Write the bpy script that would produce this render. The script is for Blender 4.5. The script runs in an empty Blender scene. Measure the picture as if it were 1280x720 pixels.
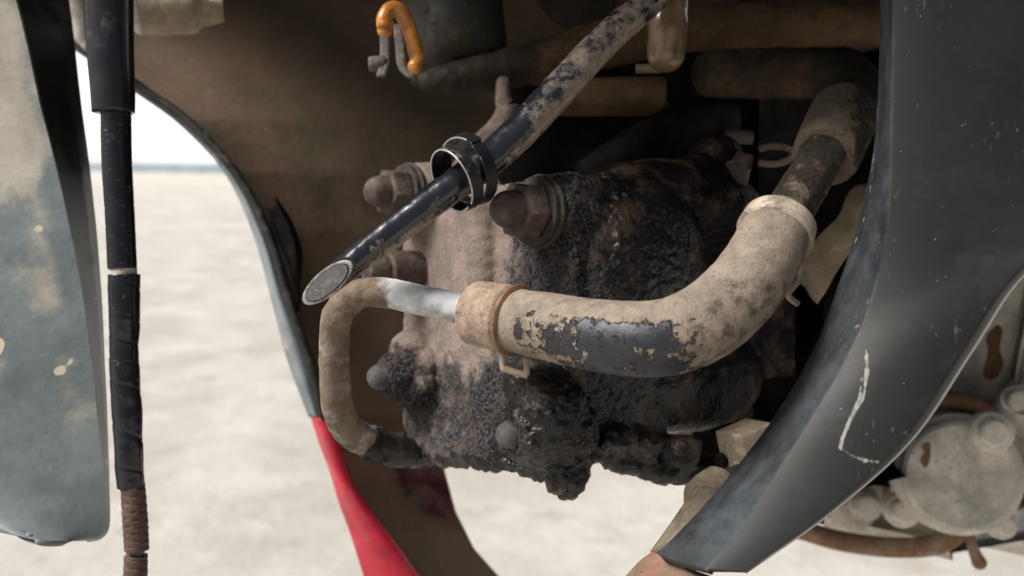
import bpy, bmesh, math, random
import numpy as np
from mathutils import Vector, Matrix
random.seed(7); rng = np.random.RandomState(7)
R = math.radians

# ------------------------------------------------------------------ camera
scene = bpy.context.scene
PITCH = R(10.0); CAM = np.array([0.0, 0.0, 0.45]); HFOV = R(60)
FPX = 640 / math.tan(HFOV / 2)
cd = bpy.data.cameras.new('camera'); cam = bpy.data.objects.new('camera', cd)
scene.collection.objects.link(cam); scene.camera = cam
cam.location = CAM; cam.rotation_euler = (math.pi / 2 - PITCH, 0, 0)
cd.sensor_width = 36; cd.lens = 18 / math.tan(HFOV / 2)
cd.clip_start = 0.005; cd.clip_end = 400
cd.dof.use_dof = True; cd.dof.focus_distance = 0.183; cd.dof.aperture_fstop = 18
# ------------------------------------------------------------------ sky, sun, exposure
SUN_EL, SUN_AZ = R(50), R(-110)        # azimuth from +Y towards +X: behind the camera, to its left
w = bpy.data.worlds.new('World'); scene.world = w; w.use_nodes = True
nt = w.node_tree; nt.nodes.clear()
sky = nt.nodes.new('ShaderNodeTexSky'); sky.sky_type = 'NISHITA'; sky.sun_disc = False
sky.sun_elevation = SUN_EL; sky.sun_rotation = SUN_AZ
sky.air_density = 1.0; sky.dust_density = 4.0; sky.ozone_density = 1.0
hsv = nt.nodes.new('ShaderNodeHueSaturation'); hsv.inputs['Saturation'].default_value = 0.42
bg = nt.nodes.new('ShaderNodeBackground'); bg.inputs['Strength'].default_value = 0.06
wo = nt.nodes.new('ShaderNodeOutputWorld')
nt.links.new(sky.outputs[0], hsv.inputs['Color']); nt.links.new(hsv.outputs[0], bg.inputs[0]); nt.links.new(bg.outputs[0], wo.inputs[0])
sd = bpy.data.lights.new('sun', 'SUN'); sun = bpy.data.objects.new('sun', sd); scene.collection.objects.link(sun)
sd.energy = 5.0; sd.angle = R(24); sd.color = (1.0, 0.96, 0.9)
sv = Vector((math.sin(SUN_AZ) * math.cos(SUN_EL), math.cos(SUN_AZ) * math.cos(SUN_EL), math.sin(SUN_EL)))
sun.rotation_euler = sv.to_track_quat('Z', 'Y').to_euler(); sun.location = (-1, -1, 2)
scene.view_settings.view_transform = 'Standard'; scene.view_settings.look = 'None'
scene.view_settings.exposure = 0.32; scene.view_settings.gamma = 1.0
scene.view_settings.use_curve_mapping = False

# ------------------------------------------------------------------ helpers
RX = np.array([1., 0, 0]); FW = np.array([0, math.cos(PITCH), -math.sin(PITCH)]); UP = np.array([0, math.sin(PITCH), math.cos(PITCH)])
def C(x, up, d): return CAM + RX * x + UP * up + FW * d               # bike frame (sideways, up, away) -> world
def P(px, py, d): return C((px - 640) / FPX * d, (360 - py) / FPX * d, d)
def PJ(V):                                                             # world points -> column, row, distance
    q = V - CAM; d = q @ FW
    return 640 + (q @ RX) / d * FPX, 360 - (q @ UP) / d * FPX, d
def nrm(v): v = np.asarray(v, float); return v / np.linalg.norm(v)
def cr(p, t):                                                          # Catmull-Rom through rows of p, t in [0,1]
    p = np.asarray(p, float); n = len(p)
    t = np.clip(np.asarray(t, float), 0, 1) * (n - 1); i = np.minimum(t.astype(int), n - 2); f = (t - i)[:, None]
    g = lambda k: p[np.clip(k, 0, n - 1)]
    a = np.where((i - 1 < 0)[:, None], 2 * p[0] - p[min(1, n - 1)], g(i - 1)); b = g(i); c = g(i + 1)
    e = np.where((i + 2 > n - 1)[:, None], 2 * p[-1] - p[-2], g(i + 2))
    return 0.5 * (2 * b + (c - a) * f + (2 * a - 5 * b + 4 * c - e) * f ** 2 + (3 * b - a - 3 * c + e) * f ** 3)
def h3(i, j, k, s):
    n = (i * 374761393 + j * 668265263 + k * 2147483647 + s * 1274126177) & 0xFFFFFFFF
    n = ((n ^ (n >> 13)) * 1274126177) & 0xFFFFFFFF
    return ((n ^ (n >> 16)) & 0xFFFF) / 32767.5 - 1.0
def vn(V, scale, seed=0):
    q = V * scale; i = np.floor(q).astype(np.int64); f = q - i; f = f * f * (3 - 2 * f); o = 0
    for a in (0, 1):
        for b in (0, 1):
            for c in (0, 1):
                wgt = (f[:, 0] if a else 1 - f[:, 0]) * (f[:, 1] if b else 1 - f[:, 1]) * (f[:, 2] if c else 1 - f[:, 2])
                o = o + wgt * h3(i[:, 0] + a, i[:, 1] + b, i[:, 2] + c, seed)
    return o
def fbm(V, scale, octv=4, seed=0, gain=0.55):
    o = 0; a = 1; t = 0
    for k in range(octv):
        o = o + a * vn(V + k * 7.13, scale, seed + k); t += a; a *= gain; scale *= 2.03
    return o / t
def ss(x, a, b): t = np.clip((x - a) / (b - a), 0, 1); return t * t * (3 - 2 * t)

root = bpy.data.objects.new('motorcycle', None); scene.collection.objects.link(root)
ROOT = np.array([0.02, 0.24, 0.0]); root.location = ROOT
root['label'] = 'dusty step-through motorcycle with oily cylinder head between dark grey and red leg shields'
root['category'] = 'motorcycle'
WC = {root: ROOT}
def mk(name, V, F, mat, parent=root, smooth=True, attrs=None, label=None, solid=0, offset=-1, auto=None, subd=0):
    V = np.asarray(V, float); c = (V.min(0) + V.max(0)) / 2
    me = bpy.data.meshes.new(name); me.from_pydata((V - c).tolist(), [], [list(map(int, f)) for f in F]); me.update()
    me.materials.append(mat)
    me.polygons.foreach_set('use_smooth', [smooth] * len(me.polygons))
    if attrs:
        for k, a in attrs.items():
            me.attributes.new(k, 'FLOAT', 'POINT').data.foreach_set('value', np.asarray(a, np.float32))
    if auto: 
        try: me.set_sharp_from_angle(angle=R(auto))
        except Exception: pass
    o = bpy.data.objects.new(name, me); scene.collection.objects.link(o)
    if parent is not None: o.parent = parent; o.location = c - WC[parent]
    else: o.location = c
    WC[o] = c
    if label: o['label'] = label
    if solid:
        m = o.modifiers.new('thickness', 'SOLIDIFY'); m.thickness = solid; m.offset = offset
    if subd:
        m = o.modifiers.new('sub', 'SUBSURF'); m.levels = subd; m.render_levels = subd
    return o
def tube(path, seg=32, step=0.0009, caps=('flat', 'flat'), world=False):
    """path rows (px,py,d,rpx); returns V,F,S,T,N with radial normals"""
    path = np.asarray(path, float)
    if world: q = path
    else: q = np.array([list(P(a, b, d)) + [r * d / FPX] for a, b, d, r in path])
    L = np.linalg.norm(np.diff(q[:, :3], axis=0), axis=1).sum(); n = max(6, int(L / step))
    s = cr(q, np.linspace(0, 1, n)); X = s[:, :3]; rad = np.abs(s[:, 3])
    T = np.gradient(X, axis=0); T /= np.linalg.norm(T, axis=1)[:, None]
    a = nrm(np.cross(T[0], [0.31, -0.2, 0.92])); fr = [a]
    for k in range(1, n):
        a = a - T[k] * (a @ T[k]); a = a / np.linalg.norm(a); fr.append(a)
    A = np.array(fr); B = np.cross(T, A)
    th = np.linspace(0, 2 * math.pi, seg, endpoint=False)
    rings = [(X[k], rad[k], A[k], B[k], 0, T[k]) for k in range(n)]
    if caps[0] == 'round': rings = [(X[0] - T[0] * rad[0] * math.cos(f), rad[0] * math.sin(f), A[0], B[0], -math.cos(f), T[0]) for f in np.linspace(0.05, 1.45, 8)] + rings
    if caps[1] == 'round': rings = rings + [(X[-1] + T[-1] * rad[-1] * math.sin(f), rad[-1] * math.cos(f), A[-1], B[-1], math.sin(f), T[-1]) for f in np.linspace(0.12, 1.52, 8)]
    V = []; N = []; S = []; TT = []
    for k, (x, r, a, b, ax, t) in enumerate(rings):
        rd = np.cos(th)[:, None] * a + np.sin(th)[:, None] * b
        V.append(x + r * rd); N.append(rd * math.sqrt(max(0, 1 - ax * ax)) + t * ax); S += [k / (len(rings) - 1)] * seg; TT += list(th)
    m = len(rings); V = np.concatenate(V); N = np.concatenate(N)
    F = [(k * seg + j, k * seg + (j + 1) % seg, (k + 1) * seg + (j + 1) % seg, (k + 1) * seg + j) for k in range(m - 1) for j in range(seg)]
    if caps[0]: F.append(tuple(range(seg - 1, -1, -1)))
    if caps[1]: F.append(tuple(range((m - 1) * seg, m * seg)))
    return V, F, np.array(S), np.array(TT), N
def lathe(prof, origin, axis, seg=40, hint=(0.2, 0.1, 0.95)):
    """prof rows (r, h) along axis from origin; closed at both ends"""
    ax = nrm(axis); a = nrm(np.cross(ax, hint)); b = np.cross(ax, a); th = np.linspace(0, 2 * math.pi, seg, endpoint=False)
    rd = np.cos(th)[:, None] * a + np.sin(th)[:, None] * b
    V = np.concatenate([np.asarray(origin) + ax * h + r * rd for r, h in prof]); m = len(prof)
    F = [(k * seg + j, k * seg + (j + 1) % seg, (k + 1) * seg + (j + 1) % seg, (k + 1) * seg + j) for k in range(m - 1) for j in range(seg)]
    F += [tuple(range(seg - 1, -1, -1)), tuple(range((m - 1) * seg, m * seg))]
    return V, F
def join(*parts):
    V = []; F = []; o = 0
    for v, f in parts:
        V.append(v); F += [tuple(i + o for i in q) for q in f]; o += len(v)
    return np.concatenate(V), F
def box(c, ax, ay, az, bev=0.0006, seg=2):
    bm = bmesh.new(); bmesh.ops.create_cube(bm, size=2.0)
    M = Matrix(((ax[0], ay[0], az[0], c[0]), (ax[1], ay[1], az[1], c[1]), (ax[2], ay[2], az[2], c[2]), (0, 0, 0, 1)))
    bm.transform(M)
    if bev: bmesh.ops.bevel(bm, geom=bm.edges[:], offset=bev, segments=seg, affect='EDGES', profile=0.5)
    bm.verts.ensure_lookup_table(); bm.verts.index_update()
    V = np.array([v.co[:] for v in bm.verts]); F = [[v.index for v in f.verts] for f in bm.faces]; bm.free()
    return V, F
def sheet(curves, nu, nv, smooth_v=True):
    """curves: list of polylines of (px,py,d); nu points along each, nv across"""
    Cs = np.array([cr(c, np.linspace(0, 1, nu)) for c in curves])      # k, nu, 3
    t = np.linspace(0, 1, nv); G = np.zeros((nv, nu, 3))
    for u in range(nu):
        G[:, u] = cr(Cs[:, u], t) if smooth_v else np.array([np.interp(t * (len(curves) - 1), range(len(curves)), Cs[:, u, k]) for k in range(3)]).T
    G = G.reshape(-1, 3)
    V = np.array([P(*g) for g in G])
    F = [(j * nu + i, j * nu + i + 1, (j + 1) * nu + i + 1, (j + 1) * nu + i) for j in range(nv - 1) for i in range(nu - 1)]
    return V, F, G
def vnormals(V, F):
    N = np.zeros_like(V); Fq = np.array([f if len(f) == 4 else list(f) + [f[-1]] for f in F if len(f) <= 4])
    n = np.cross(V[Fq[:, 2]] - V[Fq[:, 0]], V[Fq[:, 3]] - V[Fq[:, 1]])
    for k in range(4): np.add.at(N, Fq[:, k], n)
    return N / (np.linalg.norm(N, axis=1)[:, None] + 1e-12)
def seg_dist(x, y, pl):
    d = np.full(len(x), 1e9); 
    for (a, b), (c, e) in zip(pl[:-1], pl[1:]):
        l2 = (c - a) ** 2 + (e - b) ** 2; t = np.clip(((x - a) * (c - a) + (y - b) * (e - b)) / l2, 0, 1)
        d = np.minimum(d, np.hypot(x - a - t * (c - a), y - b - t * (e - b)))
    return d

# ------------------------------------------------------------------ materials
class NB:
    def __init__(s, name):
        s.m = bpy.data.materials.new(name); s.m.use_nodes = True; s.t = s.m.node_tree; s.t.nodes.clear()
        s.out = s.n('ShaderNodeOutputMaterial'); s.b = s.n('ShaderNodeBsdfPrincipled'); s.l(s.b.outputs[0], s.out.inputs[0])
        s.tc = s.n('ShaderNodeTexCoord')
    def n(s, t, **k):
        o = s.t.nodes.new(t)
        for a, v in k.items(): setattr(o, a, v)
        return o
    def l(s, a, b): s.t.links.new(a, b)
    def put(s, v, sock):
        if isinstance(v, bpy.types.NodeSocket): s.l(v, sock)
        elif isinstance(v, (tuple, list)) and len(v) == 3 and sock.type == 'RGBA': sock.default_value = (*v, 1)
        else: sock.default_value = v
    def noise(s, scale, detail=6, rough=0.6, dist=0.0, off=0.0):
        mp = s.n('ShaderNodeMapping'); mp.inputs['Location'].default_value = (off, off * 0.7, off * 1.3); s.l(s.tc.outputs['Object'], mp.inputs[0])
        o = s.n('ShaderNodeTexNoise'); o.inputs['Scale'].default_value = scale; o.inputs['Detail'].default_value = detail
        o.inputs['Roughness'].default_value = rough; o.inputs['Distortion'].default_value = dist; s.l(mp.outputs[0], o.inputs[0]); return o.outputs[0]
    def vor(s, scale, feat='F1'):
        o = s.n('ShaderNodeTexVoronoi', feature=feat); o.inputs['Scale'].default_value = scale; s.l(s.tc.outputs['Object'], o.inputs[0]); return o.outputs[0]
    def math(s, op, a, b=0.0, clamp=False):
        o = s.n('ShaderNodeMath', operation=op, use_clamp=clamp); s.put(a, o.inputs[0]); s.put(b, o.inputs[1]); return o.outputs[0]
    def step(s, v, lo, hi):
        o = s.n('ShaderNodeMapRange', interpolation_type='SMOOTHSTEP'); s.put(v, o.inputs[0])
        o.inputs[1].default_value = lo; o.inputs[2].default_value = hi; return o.outputs[0]
    def mix(s, f, a, b):
        o = s.n('ShaderNodeMix', data_type='RGBA'); s.put(f, o.inputs[0]); s.put(a, o.inputs[6]); s.put(b, o.inputs[7]); return o.outputs[2]
    def mixf(s, f, a, b):
        o = s.n('ShaderNodeMix', data_type='FLOAT'); s.put(f, o.inputs[0]); s.put(a, o.inputs[2]); s.put(b, o.inputs[3]); return o.outputs[0]
    def attr(s, name): o = s.n('ShaderNodeAttribute', attribute_name=name); return o.outputs['Fac']
    def tone(s, col, scale, amt=0.35, off=0.0, tint=None):
        lo = tuple(c * (1 - amt) for c in col); hi = tint or tuple(min(1, c * (1 + amt)) for c in col)
        return s.mix(s.step(s.noise(scale, 6, 0.65, 0, off), 0.3, 0.7), lo, hi)
    def bump(s, h, dist, strength=1.0, prev=None):
        o = s.n('ShaderNodeBump'); o.inputs['Distance'].default_value = dist; _ = s.put(strength, o.inputs['Strength'])
        s.l(h, o.inputs['Height']); 
        if prev: s.l(prev, o.inputs['Normal'])
        return o.outputs[0]
def dirty(name, base, dust, amount=0.4, scale=160, gain=2.2, width=0.12, rough=0.4, drough=0.9, metal=0.0, thick=0.0003, grain=0.00008,
          grain_scale=2200, attr=None, spec=0.5, base_amt=0.25, dust_amt=0.25, speck=None, vscale=90, coat=0.0, base2=None, over=None, grime=None, nrough=0.68):
    """clean surface under a broken layer of dust or mud; 'attr' gives where the layer lies"""
    b = NB(name)
    cov = b.attr(attr) if attr else amount
    n1 = b.noise(scale, 10, nrough)
    f = b.step(b.math('ADD', b.math('MULTIPLY', b.math('SUBTRACT', n1, 0.5), gain), cov), 0.5 - width, 0.5 + width)
    bc = b.tone(base, vscale, base_amt, 3.1, base2); dc = b.tone(dust, vscale * 1.7, dust_amt, 5.7)
    dc = b.mix(b.step(b.noise(grain_scale * 0.35, 4, 0.7, 0, 9), 0.5, 0.75), dc, tuple(c * 0.55 for c in dust))
    dc = b.mix(b.math('MULTIPLY', b.step(b.noise(grain_scale * 0.2, 5, 0.75, 0, 13), 0.60, 0.70), 0.75), dc, tuple(c * 0.25 for c in dust))
    col = b.mix(f, bc, dc)
    if speck:
        sp = b.step(b.noise(speck[1], 3, 0.6, 0, 2.2), speck[2], speck[2] + 0.04); col = b.mix(sp, col, speck[0])
    if grime:
        gf = b.step(b.math('ADD', b.attr(grime[0]), b.math('MULTIPLY', b.math('SUBTRACT', b.noise(330, 8, 0.72, 0, 17), 0.5), 2.0)), 0.35, 0.75)
        col = b.mix(b.math('MULTIPLY', gf, grime[2]), col, grime[1])
    if over: col = b.mix(b.attr(over[0]), col, over[1])
    b.put(col, b.b.inputs['Base Color'])
    rr = b.mixf(b.step(b.noise(vscale * 2, 5, 0.6, 0, 8), 0.3, 0.7), max(0.05, rough - 0.08), min(1, rough + 0.12))
    b.put(b.mixf(f, rr, drough), b.b.inputs['Roughness']); b.put(b.mixf(f, metal, 0.0), b.b.inputs['Metallic'])
    b.put(b.mixf(f, spec, 0.15), b.b.inputs['Specular IOR Level'])
    if coat: b.b.inputs['Coat Weight'].default_value = coat; b.b.inputs['Coat Roughness'].default_value = 0.15
    nb = b.bump(f, thick) if thick else None
    hg = b.math('MULTIPLY', b.noise(grain_scale, 4, 0.7, 0, 1), b.mixf(f, 0.25, 1.0))
    nb = b.bump(hg, grain * 4, 1.0, nb)
    b.put(nb, b.b.inputs['Normal'])
    return b.m

TAN = (0.262, 0.214, 0.170)
m_hose = dirty('mud_caked_rubber', (0.016, 0.018, 0.026), TAN, grime=('grime', (0.055, 0.047, 0.04), 0.8), attr='mud', scale=210, gain=2.6, width=0.07, nrough=0.78, rough=0.42, thick=0.00005, grain=0.00010, vscale=140, dust_amt=0.22)
m_clamp = dirty('dusty_clamp_steel', (0.32, 0.29, 0.26), (0.33, 0.25, 0.19), amount=0.9, scale=200, width=0.3, rough=0.6, metal=0.2, vscale=200, base2=(0.36, 0.19, 0.11))
m_pipe = dirty('bare_pipe_steel', (0.62, 0.63, 0.64), (0.18, 0.136, 0.10), attr='mud', scale=190, gain=1.2, width=0.3, grime=('grime', (0.014, 0.012, 0.011), 0.95), rough=0.42, metal=0.1, thick=0.0002, vscale=150)
m_tube = dirty('black_painted_tube', (0.010, 0.011, 0.015), (0.22, 0.178, 0.14), attr='mud', scale=230, gain=2.0, width=0.12, nrough=0.78, rough=0.17, thick=0.00005, grain=0.00002, vscale=200, coat=0.5, over=('cut', (0.25, 0.245, 0.235)))
m_cutface = dirty('tube_end_metal', (0.36, 0.355, 0.35), (0.17, 0.13, 0.10), amount=0.45, scale=300, width=0.25, rough=0.45, metal=0.5, thick=0.00005)
m_plug = dirty('grey_plug', (0.11, 0.11, 0.12), (0.3, 0.25, 0.2), amount=0.25, scale=400, width=0.3, rough=0.6, thick=0.00005)
m_clip = dirty('black_spring_steel', (0.012, 0.013, 0.015), (0.35, 0.33, 0.3), amount=0.17, scale=300, width=0.2, rough=0.32, metal=0.3, thick=0.00003)
m_edge = dirty('worn_bright_edge', (0.55, 0.54, 0.52), (0.2, 0.18, 0.16), amount=0.2, scale=500, width=0.2, rough=0.35, metal=0.7, thick=0)
m_nut = dirty('brown_oxidised_nut', (0.055, 0.038, 0.031), (0.155, 0.112, 0.09), amount=0.42, scale=330, width=0.4, rough=0.5, metal=0.25, thick=0.00004, grain=0.00005, vscale=260)
m_bolt = dirty('oily_bolt', (0.03, 0.02, 0.016), (0.10, 0.07, 0.055), amount=0.35, scale=330, width=0.3, rough=0.4, thick=0.00004)
m_nutg = dirty('greyed_nut', (0.05, 0.045, 0.044), (0.14, 0.13, 0.128), amount=0.5, scale=330, width=0.4, rough=0.5, thick=0.00004, vscale=260)
m_washer = dirty('dark_washer', (0.03, 0.025, 0.022), (0.10, 0.08, 0.06), amount=0.35, scale=400, width=0.3, rough=0.55, metal=0.2, thick=0.00005)
def far_mat():
    b = NB('dirty_inner_plastic')
    c = b.mix(b.step(b.noise(30, 7, 0.62, 0.4), 0.35, 0.65), (0.14, 0.092, 0.062), (0.105, 0.082, 0.054))
    c = b.mix(b.step(b.noise(22, 6, 0.6, 0.3, 3), 0.52, 0.72), c, (0.19, 0.08, 0.074))
    c = b.mix(b.step(b.noise(46, 8, 0.65, 0.2, 7), 0.60, 0.74), c, (0.11, 0.042, 0.054))
    c = b.mix(b.step(b.noise(160, 6, 0.7, 0, 5), 0.60, 0.75), c, (0.22, 0.17, 0.125))
    b.put(c, b.b.inputs['Base Color']); b.put(b.mixf(b.step(b.noise(40, 4, 0.6, 0, 2), 0.4, 0.6), 0.62, 0.9), b.b.inputs['Roughness']); b.b.inputs['Specular IOR Level'].default_value = 0.25
    b.put(b.bump(b.noise(260, 7, 0.7), 0.0008, 0.6), b.b.inputs['Normal']); return b.m
m_far = far_mat()
m_farrim = dirty('grey_rim_plastic', (0.20, 0.225, 0.245), (0.5, 0.47, 0.42), amount=0.2, scale=60, width=0.3, rough=0.5)
m_blackrub = dirty('black_edge_rubber', (0.012, 0.013, 0.014), (0.2, 0.16, 0.12), amount=0.22, scale=120, width=0.2, rough=0.6)
m_red = dirty('red_body_plastic', (0.62, 0.018, 0.05), (0.42, 0.2, 0.17), amount=0.2, scale=90, width=0.3, rough=0.38, thick=0, grain=0.00001)
m_reddull = dirty('dusty_red_plastic', (0.3, 0.02, 0.035), (0.21, 0.14, 0.10), amount=0.86, scale=120, width=0.3, rough=0.5, thick=0)
m_brown = dirty('brown_dusty_tube', (0.030, 0.025, 0.019), (0.14, 0.092, 0.05), spec=0.15, attr='mud', scale=90, gain=1.8, width=0.3, rough=0.55, vscale=70, speck=((0.02, 0.015, 0.012), 420, 0.72))
m_darkpart = dirty('shade_dark_grimy_casting', (0.005, 0.0045, 0.0045), (0.02, 0.016, 0.012), spec=0.06, amount=0.32, scale=90, width=0.3, rough=0.5, grain=0.0002, vscale=60)  # near-black and barely specular: the bay's shade is put into the colour
m_tan = dirty('tan_dusted_metal', (0.30, 0.23, 0.16), (0.44, 0.36, 0.25), amount=0.5, scale=130, width=0.4, rough=0.7, vscale=120)
m_fixd = dirty('tan_stay', (0.15, 0.12, 0.08), (0.27, 0.215, 0.14), amount=0.5, scale=130, width=0.4, rough=0.7, vscale=120)
m_gusset = dirty('dusty_steel_bracket', (0.12, 0.085, 0.07), (0.26, 0.2, 0.165), amount=0.6, scale=130, width=0.4, rough=0.65)
m_sleeve = dirty('black_sleeve_plastic', (0.010, 0.011, 0.013), (0.14, 0.15, 0.16), amount=0.12, scale=60, width=0.25, rough=0.17, thick=0, grain=0.00002)
m_tape = dirty('black_glossy_tape', (0.008, 0.009, 0.013), (0.16, 0.16, 0.17), amount=0.12, scale=420, width=0.15, rough=0.14, thick=0.00002, grain=0.00003, grain_scale=1200)
m_spiral = dirty('brown_spiral_plastic', (0.085, 0.047, 0.038), (0.16, 0.10, 0.08), amount=0.35, scale=160, width=0.3, rough=0.6)
m_crank = dirty('dust_covered_crankcase', (0.33, 0.315, 0.29), (0.68, 0.63, 0.55), amount=0.72, scale=60, width=0.35, rough=0.5, vscale=50, metal=0.1)
m_chip = dirty('brown_oil_stain', (0.17, 0.085, 0.035), (0.3, 0.18, 0.09), amount=0.3, scale=150, width=0.3, rough=0.5)
m_alu = dirty('scuffed_aluminium', (0.50, 0.53, 0.56), (0.55, 0.49, 0.4), amount=0.45, scale=90, width=0.3, rough=0.4, metal=0.5)
m_rust = dirty('rusty_lever', (0.2, 0.095, 0.045), (0.42, 0.32, 0.24), amount=0.4, scale=80, width=0.3, rough=0.7, vscale=90)
m_flap = dirty('dusty_fork_piece', (0.5, 0.48, 0.44), (0.33, 0.26, 0.18), amount=0.4, scale=90, width=0.4, rough=0.6)
m_ringwhite = dirty('pale_grey_ring', (0.55, 0.54, 0.52), (0.3, 0.25, 0.2), amount=0.3, scale=200, width=0.3, rough=0.5)
m_collar = dirty('sandy_collar', (0.06, 0.048, 0.038), (0.2, 0.158, 0.118), attr='mud', scale=220, width=0.3, rough=0.7, grain=0.0003, grain_scale=1500, thick=0.0005)

def fender_mat():
    b = NB('scuffed_grey_mudguard')
    dust = b.step(b.math('ADD', b.math('MULTIPLY', b.math('SUBTRACT', b.noise(38, 7, 0.62, 0.3), 0.5), 2.2), b.attr('mud')), 0.25, 0.8)
    base = b.tone((0.15, 0.18, 0.185), 60, 0.25, 1.0)
    col = b.mix(dust, base, b.tone((0.42, 0.385, 0.32), 90, 0.15, 2.0))
    chips = b.step(b.noise(120, 2, 0.4, 0, 4.0), 0.73, 0.75); col = b.mix(chips, col, (0.62, 0.52, 0.4))
    dots = b.step(b.noise(230, 2, 0.5, 0, 6.5), 0.75, 0.78); col = b.mix(dots, col, (0.03, 0.02, 0.02))
    col = b.mix(b.attr('lip'), col, b.tone((0.010, 0.012, 0.012), 60, 0.4, 3))
    b.put(b.mixf(b.attr('lip'), 0.5, 0.15), b.b.inputs['Specular IOR Level'])
    b.put(col, b.b.inputs['Base Color']); b.put(b.mixf(dust, 0.42, 0.8), b.b.inputs['Roughness'])
    b.put(b.bump(b.noise(600, 4, 0.6), 0.0001), b.b.inputs['Normal']); return b.m
m_fender = fender_mat()

def shield_mat():
    b = NB('dark_grey_shield_plastic')
    base = b.tone((0.012, 0.0135, 0.0128), 35, 0.3, 1.0)
    haze = b.step(b.math('ADD', b.math('MULTIPLY', b.math('SUBTRACT', b.noise(75, 8, 0.65), 0.5), 1.6), b.attr('mud')), 0.2, 0.9)
    col = b.mix(haze, base, b.tone((0.040, 0.046, 0.053), 200, 0.35, 2.0))
    sp = b.step(b.noise(1100, 2, 0.5, 0, 4.0), 0.74, 0.78); col = b.mix(sp, col, (0.12, 0.12, 0.115))
    scr_glint = b.step(b.math('ADD', b.attr('scratch_glint'), b.math('MULTIPLY', b.math('SUBTRACT', b.noise(650, 6, 0.7, 0, 3), 0.5), 1.7)), 0.42, 0.62)
    col = b.mix(scr_glint, col, b.tone((0.20, 0.195, 0.185), 900, 0.5, 1))
    mp = b.n('ShaderNodeMapping'); mp.inputs['Scale'].default_value = (1500, 1500, 60); mp.inputs['Rotation'].default_value = (0.2, 0.5, 0.1); b.l(b.tc.outputs['Object'], mp.inputs[0])
    sn = b.n('ShaderNodeTexNoise'); sn.inputs['Scale'].default_value = 1.0; sn.inputs['Detail'].default_value = 3; b.l(mp.outputs[0], sn.inputs[0])
    scuff = b.math('MULTIPLY', b.step(sn.outputs[0], 0.62, 0.72), b.step(b.noise(55, 4, 0.6, 0, 11), 0.48, 0.68)); col = b.mix(b.math('MULTIPLY', scuff, 0.5), col, (0.11, 0.115, 0.115))
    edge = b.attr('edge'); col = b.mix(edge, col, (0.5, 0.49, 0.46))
    b.put(col, b.b.inputs['Base Color'])
    b.put(b.mixf(scr_glint, b.mixf(haze, 0.5, 0.7), 0.85), b.b.inputs['Roughness']); b.b.inputs['Specular IOR Level'].default_value = 0.3
    n1 = b.bump(b.noise(900, 3, 0.6), 0.00002); b.put(b.bump(scr_glint, 0.0002, 1, n1), b.b.inputs['Normal']); return b.m
m_shield = shield_mat()

def head_mat():
    b = NB('oily_dusty_casting')
    crust, oil = b.attr('crust'), b.attr('oil')
    g = b.noise(1300, 5, 0.72, 0, 1); big = b.noise(240, 7, 0.66, 0, 4)
    fc = b.step(b.math('ADD', crust, b.math('MULTIPLY', b.math('SUBTRACT', b.mixf(0.5, g, big), 0.5), 2.4)), 0.3, 0.7)
    fo = b.step(b.math('ADD', oil, b.math('MULTIPLY', b.math('SUBTRACT', big, 0.5), 1.6)), 0.35, 0.65)
    dust = b.tone((0.30, 0.235, 0.205), 150, 0.22, 2.0); dust = b.mix(b.step(g, 0.55, 0.72), dust, (0.10, 0.078, 0.07))
    cr_ = b.mix(b.step(g, 0.42, 0.64), (0.010, 0.0095, 0.010), (0.12, 0.114, 0.118))
    cr_ = b.mix(b.step(b.noise(300, 4, 0.6, 0, 7), 0.52, 0.7), cr_, (0.10, 0.062, 0.04))
    col = b.mix(fc, dust, cr_)
    ol = b.mix(b.step(b.noise(120, 5, 0.6, 0, 2), 0.5, 0.68), (0.006, 0.005, 0.005), (0.05, 0.033, 0.024))
    ol = b.mix(b.step(b.noise(1900, 2, 0.5, 0, 5), 0.74, 0.77), ol, (0.12, 0.1, 0.08))
    col = b.mix(fo, col, ol)
    b.put(col, b.b.inputs['Base Color'])
    r = b.mixf(fc, 0.92, b.mixf(b.step(big, 0.4, 0.6), 0.62, 0.85)); b.put(b.mixf(fo, r, b.mixf(b.step(b.noise(420, 4, 0.6), 0.4, 0.62), 0.12, 0.26)), b.b.inputs['Roughness'])
    b.put(b.mixf(fo, b.mixf(fc, 0.08, 0.12), b.mixf(b.attr('rear_shade'), 0.4, 0.05)), b.b.inputs['Specular IOR Level'])
    n0 = b.bump(b.noise(330, 5, 0.55, 0, 6), 0.0016, b.mixf(fo, 0.0, 0.75)); n1 = b.bump(g, 0.0012, b.mixf(fo, 0.85, 0.13), n0); n2 = b.bump(b.noise(3200, 3, 0.6), 0.0003, b.mixf(fo, 0.8, 0.1), n1)
    b.put(n2, b.b.inputs['Normal']); return b.m
m_head = head_mat()

def orange_mat():
    b = NB('orange_fuel_hose')
    b.put(b.mix(b.step(b.noise(220, 5, 0.6), 0.4, 0.65), b.mix(b.step(b.noise(500, 5, 0.7, 0, 3), 0.55, 0.7), (0.58, 0.26, 0.055), (0.26, 0.15, 0.07)), (0.40, 0.14, 0.03)), b.b.inputs['Base Color'])
    b.b.inputs['Roughness'].default_value = 0.32; b.b.inputs['Subsurface Weight'].default_value = 0.4
    b.b.inputs['Subsurface Radius'].default_value = (0.004, 0.002, 0.0008); return b.m
m_orange = orange_mat()
def drain_mat():
    b = NB('clouded_drain_tube')
    b.put(b.tone((0.30, 0.19, 0.10), 140, 0.45, 2), b.b.inputs['Base Color']); b.b.inputs['Roughness'].default_value = 0.28
    b.b.inputs['Transmission Weight'].default_value = 0.35; b.b.inputs['Coat Weight'].default_value = 0.6; b.b.inputs['Coat Roughness'].default_value = 0.12
    b.put(b.bump(b.noise(420, 4, 0.6), 0.0002), b.b.inputs['Normal']); return b.m
m_drain = drain_mat()
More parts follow.
